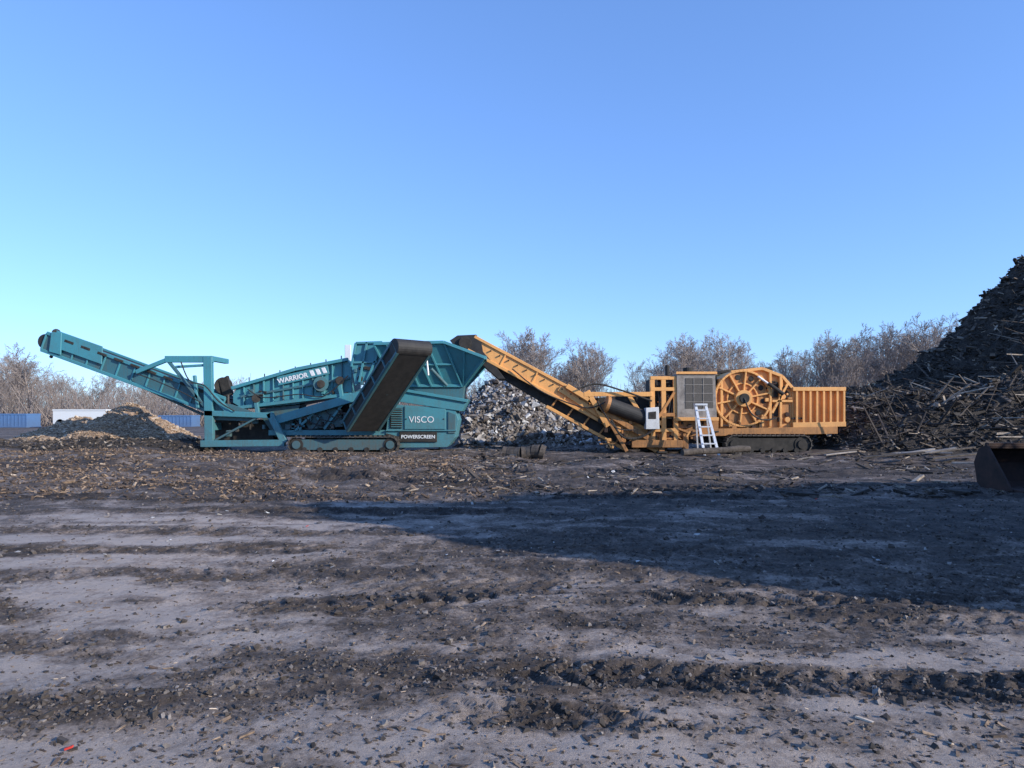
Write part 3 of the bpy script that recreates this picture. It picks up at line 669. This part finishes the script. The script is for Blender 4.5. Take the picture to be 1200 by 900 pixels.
for sx in(0,1):
    off=Vector((0.55*sx,0,0))
    bt=P(826,536,yy);tp=P(815,474,yy+.7)
    b.beam(bt+off,tp+off*0.7,0.07,0.10,ALU)
    b.beam(P(818,534,yy+1.5)+off,tp+off*0.7+Vector((0,.05,0)),0.05,0.06,ALU)
for i in range(6):
    t=(i+.6)/6.3;q=P(826,536,yy).lerp(P(815,474,yy+.7),t);w2=(0.55-.165*t)/2;b.obox(q+Vector((w2,0,0)),(Vector((1,0,0)),YV,Vector((0,0,1))),(w2,0.07,0.025),ALU)
b.obox(P(815,474,yy+.7)+Vector((.19,0,0)),(Vector((1,0,0)),YV,Vector((0,0,1))),(0.24,0.14,0.035),ALU)
b.obj('step_ladder',None,0.004)

# ------------------------------------------------------------- loader bucket at right edge
b=B();cx,cy0=11.25,14.3
pr=[(0.0,0.02),(0.9,0.0),(1.05,0.12),(1.15,0.55),(1.0,0.85),(0.75,0.95)]
for i in range(len(pr)-1):
    (u0,z0),(u1,z1)=pr[i],pr[i+1]
    b.slab([(cx-1.1,cy0-0.5+u0,z0),(cx+1.3,cy0-0.5+u0,z0),(cx+1.3,cy0-0.5+u1,z1),(cx-1.1,cy0-0.5+u1,z1)],0.05,RUST)
for x0 in(cx-1.14,cx+1.3):
    b.add([(x0,cy0-.5+u,z) for u,z in pr]+[(x0+.05,cy0-.5+u,z) for u,z in pr],[tuple(range(6)),tuple(range(11,5,-1))]+[(i,(i+1)%6,6+(i+1)%6,6+i) for i in range(6)],RUST)
for i in range(7): b.beam((cx-1.05+i*.38,cy0-.75,.03),(cx-1.05+i*.38,cy0-.4,.04),0.1,0.06,RUST)
b.beam((cx-1.1,cy0+.3,.92),(cx+1.3,cy0+.3,.92),0.12,0.12,RUST)
b.obj('loader_bucket',None,0.006)

# ------------------------------------------------------------- distant trailer & containers
def container(name,x0,x1,y,z0,z1,m,trailer=False):
    e=empty(name);b=B();b.box((x0,y,z0),(x1,y+2.4,z1),m)
    if not trailer:
        n=int((x1-x0)/0.4)
        for i in range(n+1): xx=x0+(x1-x0)*i/n;b.box((xx-.05,y-.04,z0+.1),(xx+.05,y,z1-.1),m)
    b.box((x0-.03,y-.06,z1-.12),(x1+.03,y+2.46,z1+.03),m);b.box((x0-.03,y-.06,z0-.05),(x1+.03,y+2.46,z0+.1),m if not trailer else DARK)
    b.obj('box_body',e,0)
    if trailer:
        b=B()
        for xx in(x0+.8,x0+1.9,x1-1.2):
            for yy in(y,y+2.1): b.cyl((xx,yy,.5),(xx,yy+.3,.5),.5,RUBBER,18)
        b.box((x0,y+.3,.75),(x1,y+2.1,z0),DARK);b.obj('running_gear',e,0)
    return e
yd=78
container('box_trailer',P(62,0,yd).x,P(124,0,yd).x,yd,0.35,P(0,480,yd).z,DECAL,True)
container('shipping_container',P(-25,0,80).x,P(31,0,80).x,80,0.05,P(0,485,80).z,BLUE)
container('shipping_container',P(186,0,84).x,P(224,0,84).x,84,0.05,P(0,487,84).z,BLUE)

# ------------------------------------------------------------- bare trees
def tree_mesh(seed,h,spread=1.0):
    rg=np.random.default_rng(seed);p0=[];p1=[];r0=[];r1=[]
    def branch(p,d,L,r,lev):
        ns=[7,5,3,2,1][lev];q=p.copy();dd=d.copy();pts=[q.copy()]
        for i in range(ns):
            dd=dd+rg.normal(0,[.07,.12,.13,.12,.1][lev],3)+np.array([0,0,[.04,.10,.10,.08,.05][lev]]);dd/=np.linalg.norm(dd)
            nq=q+dd*L/ns;ra=r*(1-.75*i/ns);rb=r*(1-.75*(i+1)/ns)
            p0.append(q.copy());p1.append(nq.copy());r0.append(max(ra,.017));r1.append(max(rb,.010));q=nq;pts.append(q.copy())
        if lev==4:return
        nc=[13,7,5,3][lev]
        for c in range(nc):
            t=(0.2 if lev==0 else 0.15)+(0.8 if lev==0 else .85)*(c+rg.uniform(0,1))/nc;t=min(t,.99)
            f=t*ns;i=int(f);pp=pts[i]+(pts[i+1]-pts[i])*(f-i)
            ax=pts[i+1]-pts[i];ax/=np.linalg.norm(ax)
            a=rg.normal(0,1,3);a-=ax*a.dot(ax);a/=np.linalg.norm(a)
            th=rg.uniform(.4,.85)*(1.0 if lev else spread)
            nd=ax*math.cos(th)+a*math.sin(th)
            LL=L*([.55,.52,.5,.6][lev])*(1.15-.6*t)*rg.uniform(.7,1.2)
            branch(pp,nd,LL,r*(1-.7*t)*.5,lev+1)
    branch(np.zeros(3),np.array([0,0,1.]),h*.8,h*.014,0)
    p1a=np.array(p1);k=h/p1a[:,2].max()
    v,f=tubes(np.array(p0)*k,p1a*k,r0,r1,3)
    me_o=mk('tree_src',v,f,BARK);me=me_o.data;bpy.data.objects.remove(me_o);me.name='bare_tree_mesh';return me
TM=[tree_mesh(100+i,12,[1,1.15,1.3,.8,1.25,.95][i]) for i in range(6)]
TL=empty('bare_trees')
k=0
def put(x,y,h):
    global k
    o=bpy.data.objects.new('bare_tree_part_%d'%k,random.choice(TM));COL.objects.link(o);o.parent=TL;k+=1
    s=h/12;o.location=(x,y,-.1);o.scale=(s*random.uniform(1,1.3),s*random.uniform(1,1.3),s);o.rotation_euler=(0,0,random.uniform(0,6.28))
TP=np.array([(-60,8),(0,10.5),(30,9.5),(60,7.6),(100,7.2),(250,6.8),(330,5.8),(430,6),(560,7),(590,11),(615,13.8),(640,11),(680,11.5),(730,10),(765,9),(790,12),(830,13),(880,11.5),(920,10.8),(960,12.5),(1010,13.6),(1060,15),(1110,15),(1180,13),(1260,12)],float)
for i in range(230):
    px=random.uniform(-80,1280);yy=random.uniform(86,130)
    top=np.interp(px,TP[:,0],TP[:,1])*(yy/95)
    put((px-600)/F*yy,yy,top*random.uniform(.7,1.05))
for px,h in((612,14.2),(628,12.8),(1075,15.2),(1100,15.2),(1050,14.4),(820,13.3),(850,12.5),(795,12.3),(680,12),(12,11.3),(35,10),(1000,13.6),(970,12.8),(700,11.5),(1125,14.4)): put((px-600)/F*92,92,h)
for i in range(60):
    sgn=random.choice((-1,1));yy=random.uniform(60,120);put(sgn*random.uniform(.9,1.6)*yy,yy,random.uniform(8,13))
n=26000;yy=RNG.uniform(86,130,n);xx=RNG.uniform(-1.1,1.1,n)*yy;p0=np.stack([xx,yy,np.zeros(n)],1)
hh=np.abs(RNG.normal(2.2,1.5,n))+.5;lean=RNG.normal(0,.35,(n,2));p1=p0+np.stack([lean[:,0]*hh,lean[:,1]*hh,hh],1)
v,f=tubes(p0,p1,np.full(n,.05),np.full(n,.02),3);mk('brush_thicket',v,f,BARK)

# ------------------------------------------------------------- light & camera
az=math.radians(31);el=math.radians(22)
sd=Vector((math.cos(az)*math.cos(el),-math.sin(az)*math.cos(el),math.sin(el)))
w=bpy.data.worlds.new('World');scene.world=w;w.use_nodes=True;nt=w.node_tree;bg=nt.nodes['Background']
sk=nt.nodes.new('ShaderNodeTexSky');sk.sky_type='NISHITA';sk.sun_disc=False;sk.sun_elevation=el
sk.sun_rotation=math.atan2(sd.x,sd.y);sk.air_density=1.0;sk.dust_density=0.3;sk.ozone_density=2.0;sk.altitude=100
gm=nt.nodes.new('ShaderNodeGamma');gm.inputs[1].default_value=0.7
nt.links.new(sk.outputs[0],gm.inputs[0])
nt.links.new(mixc(nt,1.0,gm.outputs[0],(1.22,1.78,2.85),'MULTIPLY'),bg.inputs[0]);bg.inputs[1].default_value=0.15
L=bpy.data.lights.new('sun','SUN');L.energy=5.0;L.angle=math.radians(.5);L.color=(1,.92,.79)
o=bpy.data.objects.new('sun',L);COL.objects.link(o);o.rotation_euler=sd.to_track_quat('Z','Y').to_euler();o.location=(20,-20,20)
c=bpy.data.cameras.new('camera');o=bpy.data.objects.new('camera',c);COL.objects.link(o);c.lens=24;c.sensor_width=36;c.shift_y=35/1200;c.clip_end=6000
o.location=(0,0,CAMH);o.rotation_euler=(math.radians(90),0,0);scene.camera=o
scene.view_settings.view_transform='Standard';scene.view_settings.look='None';scene.view_settings.exposure=0
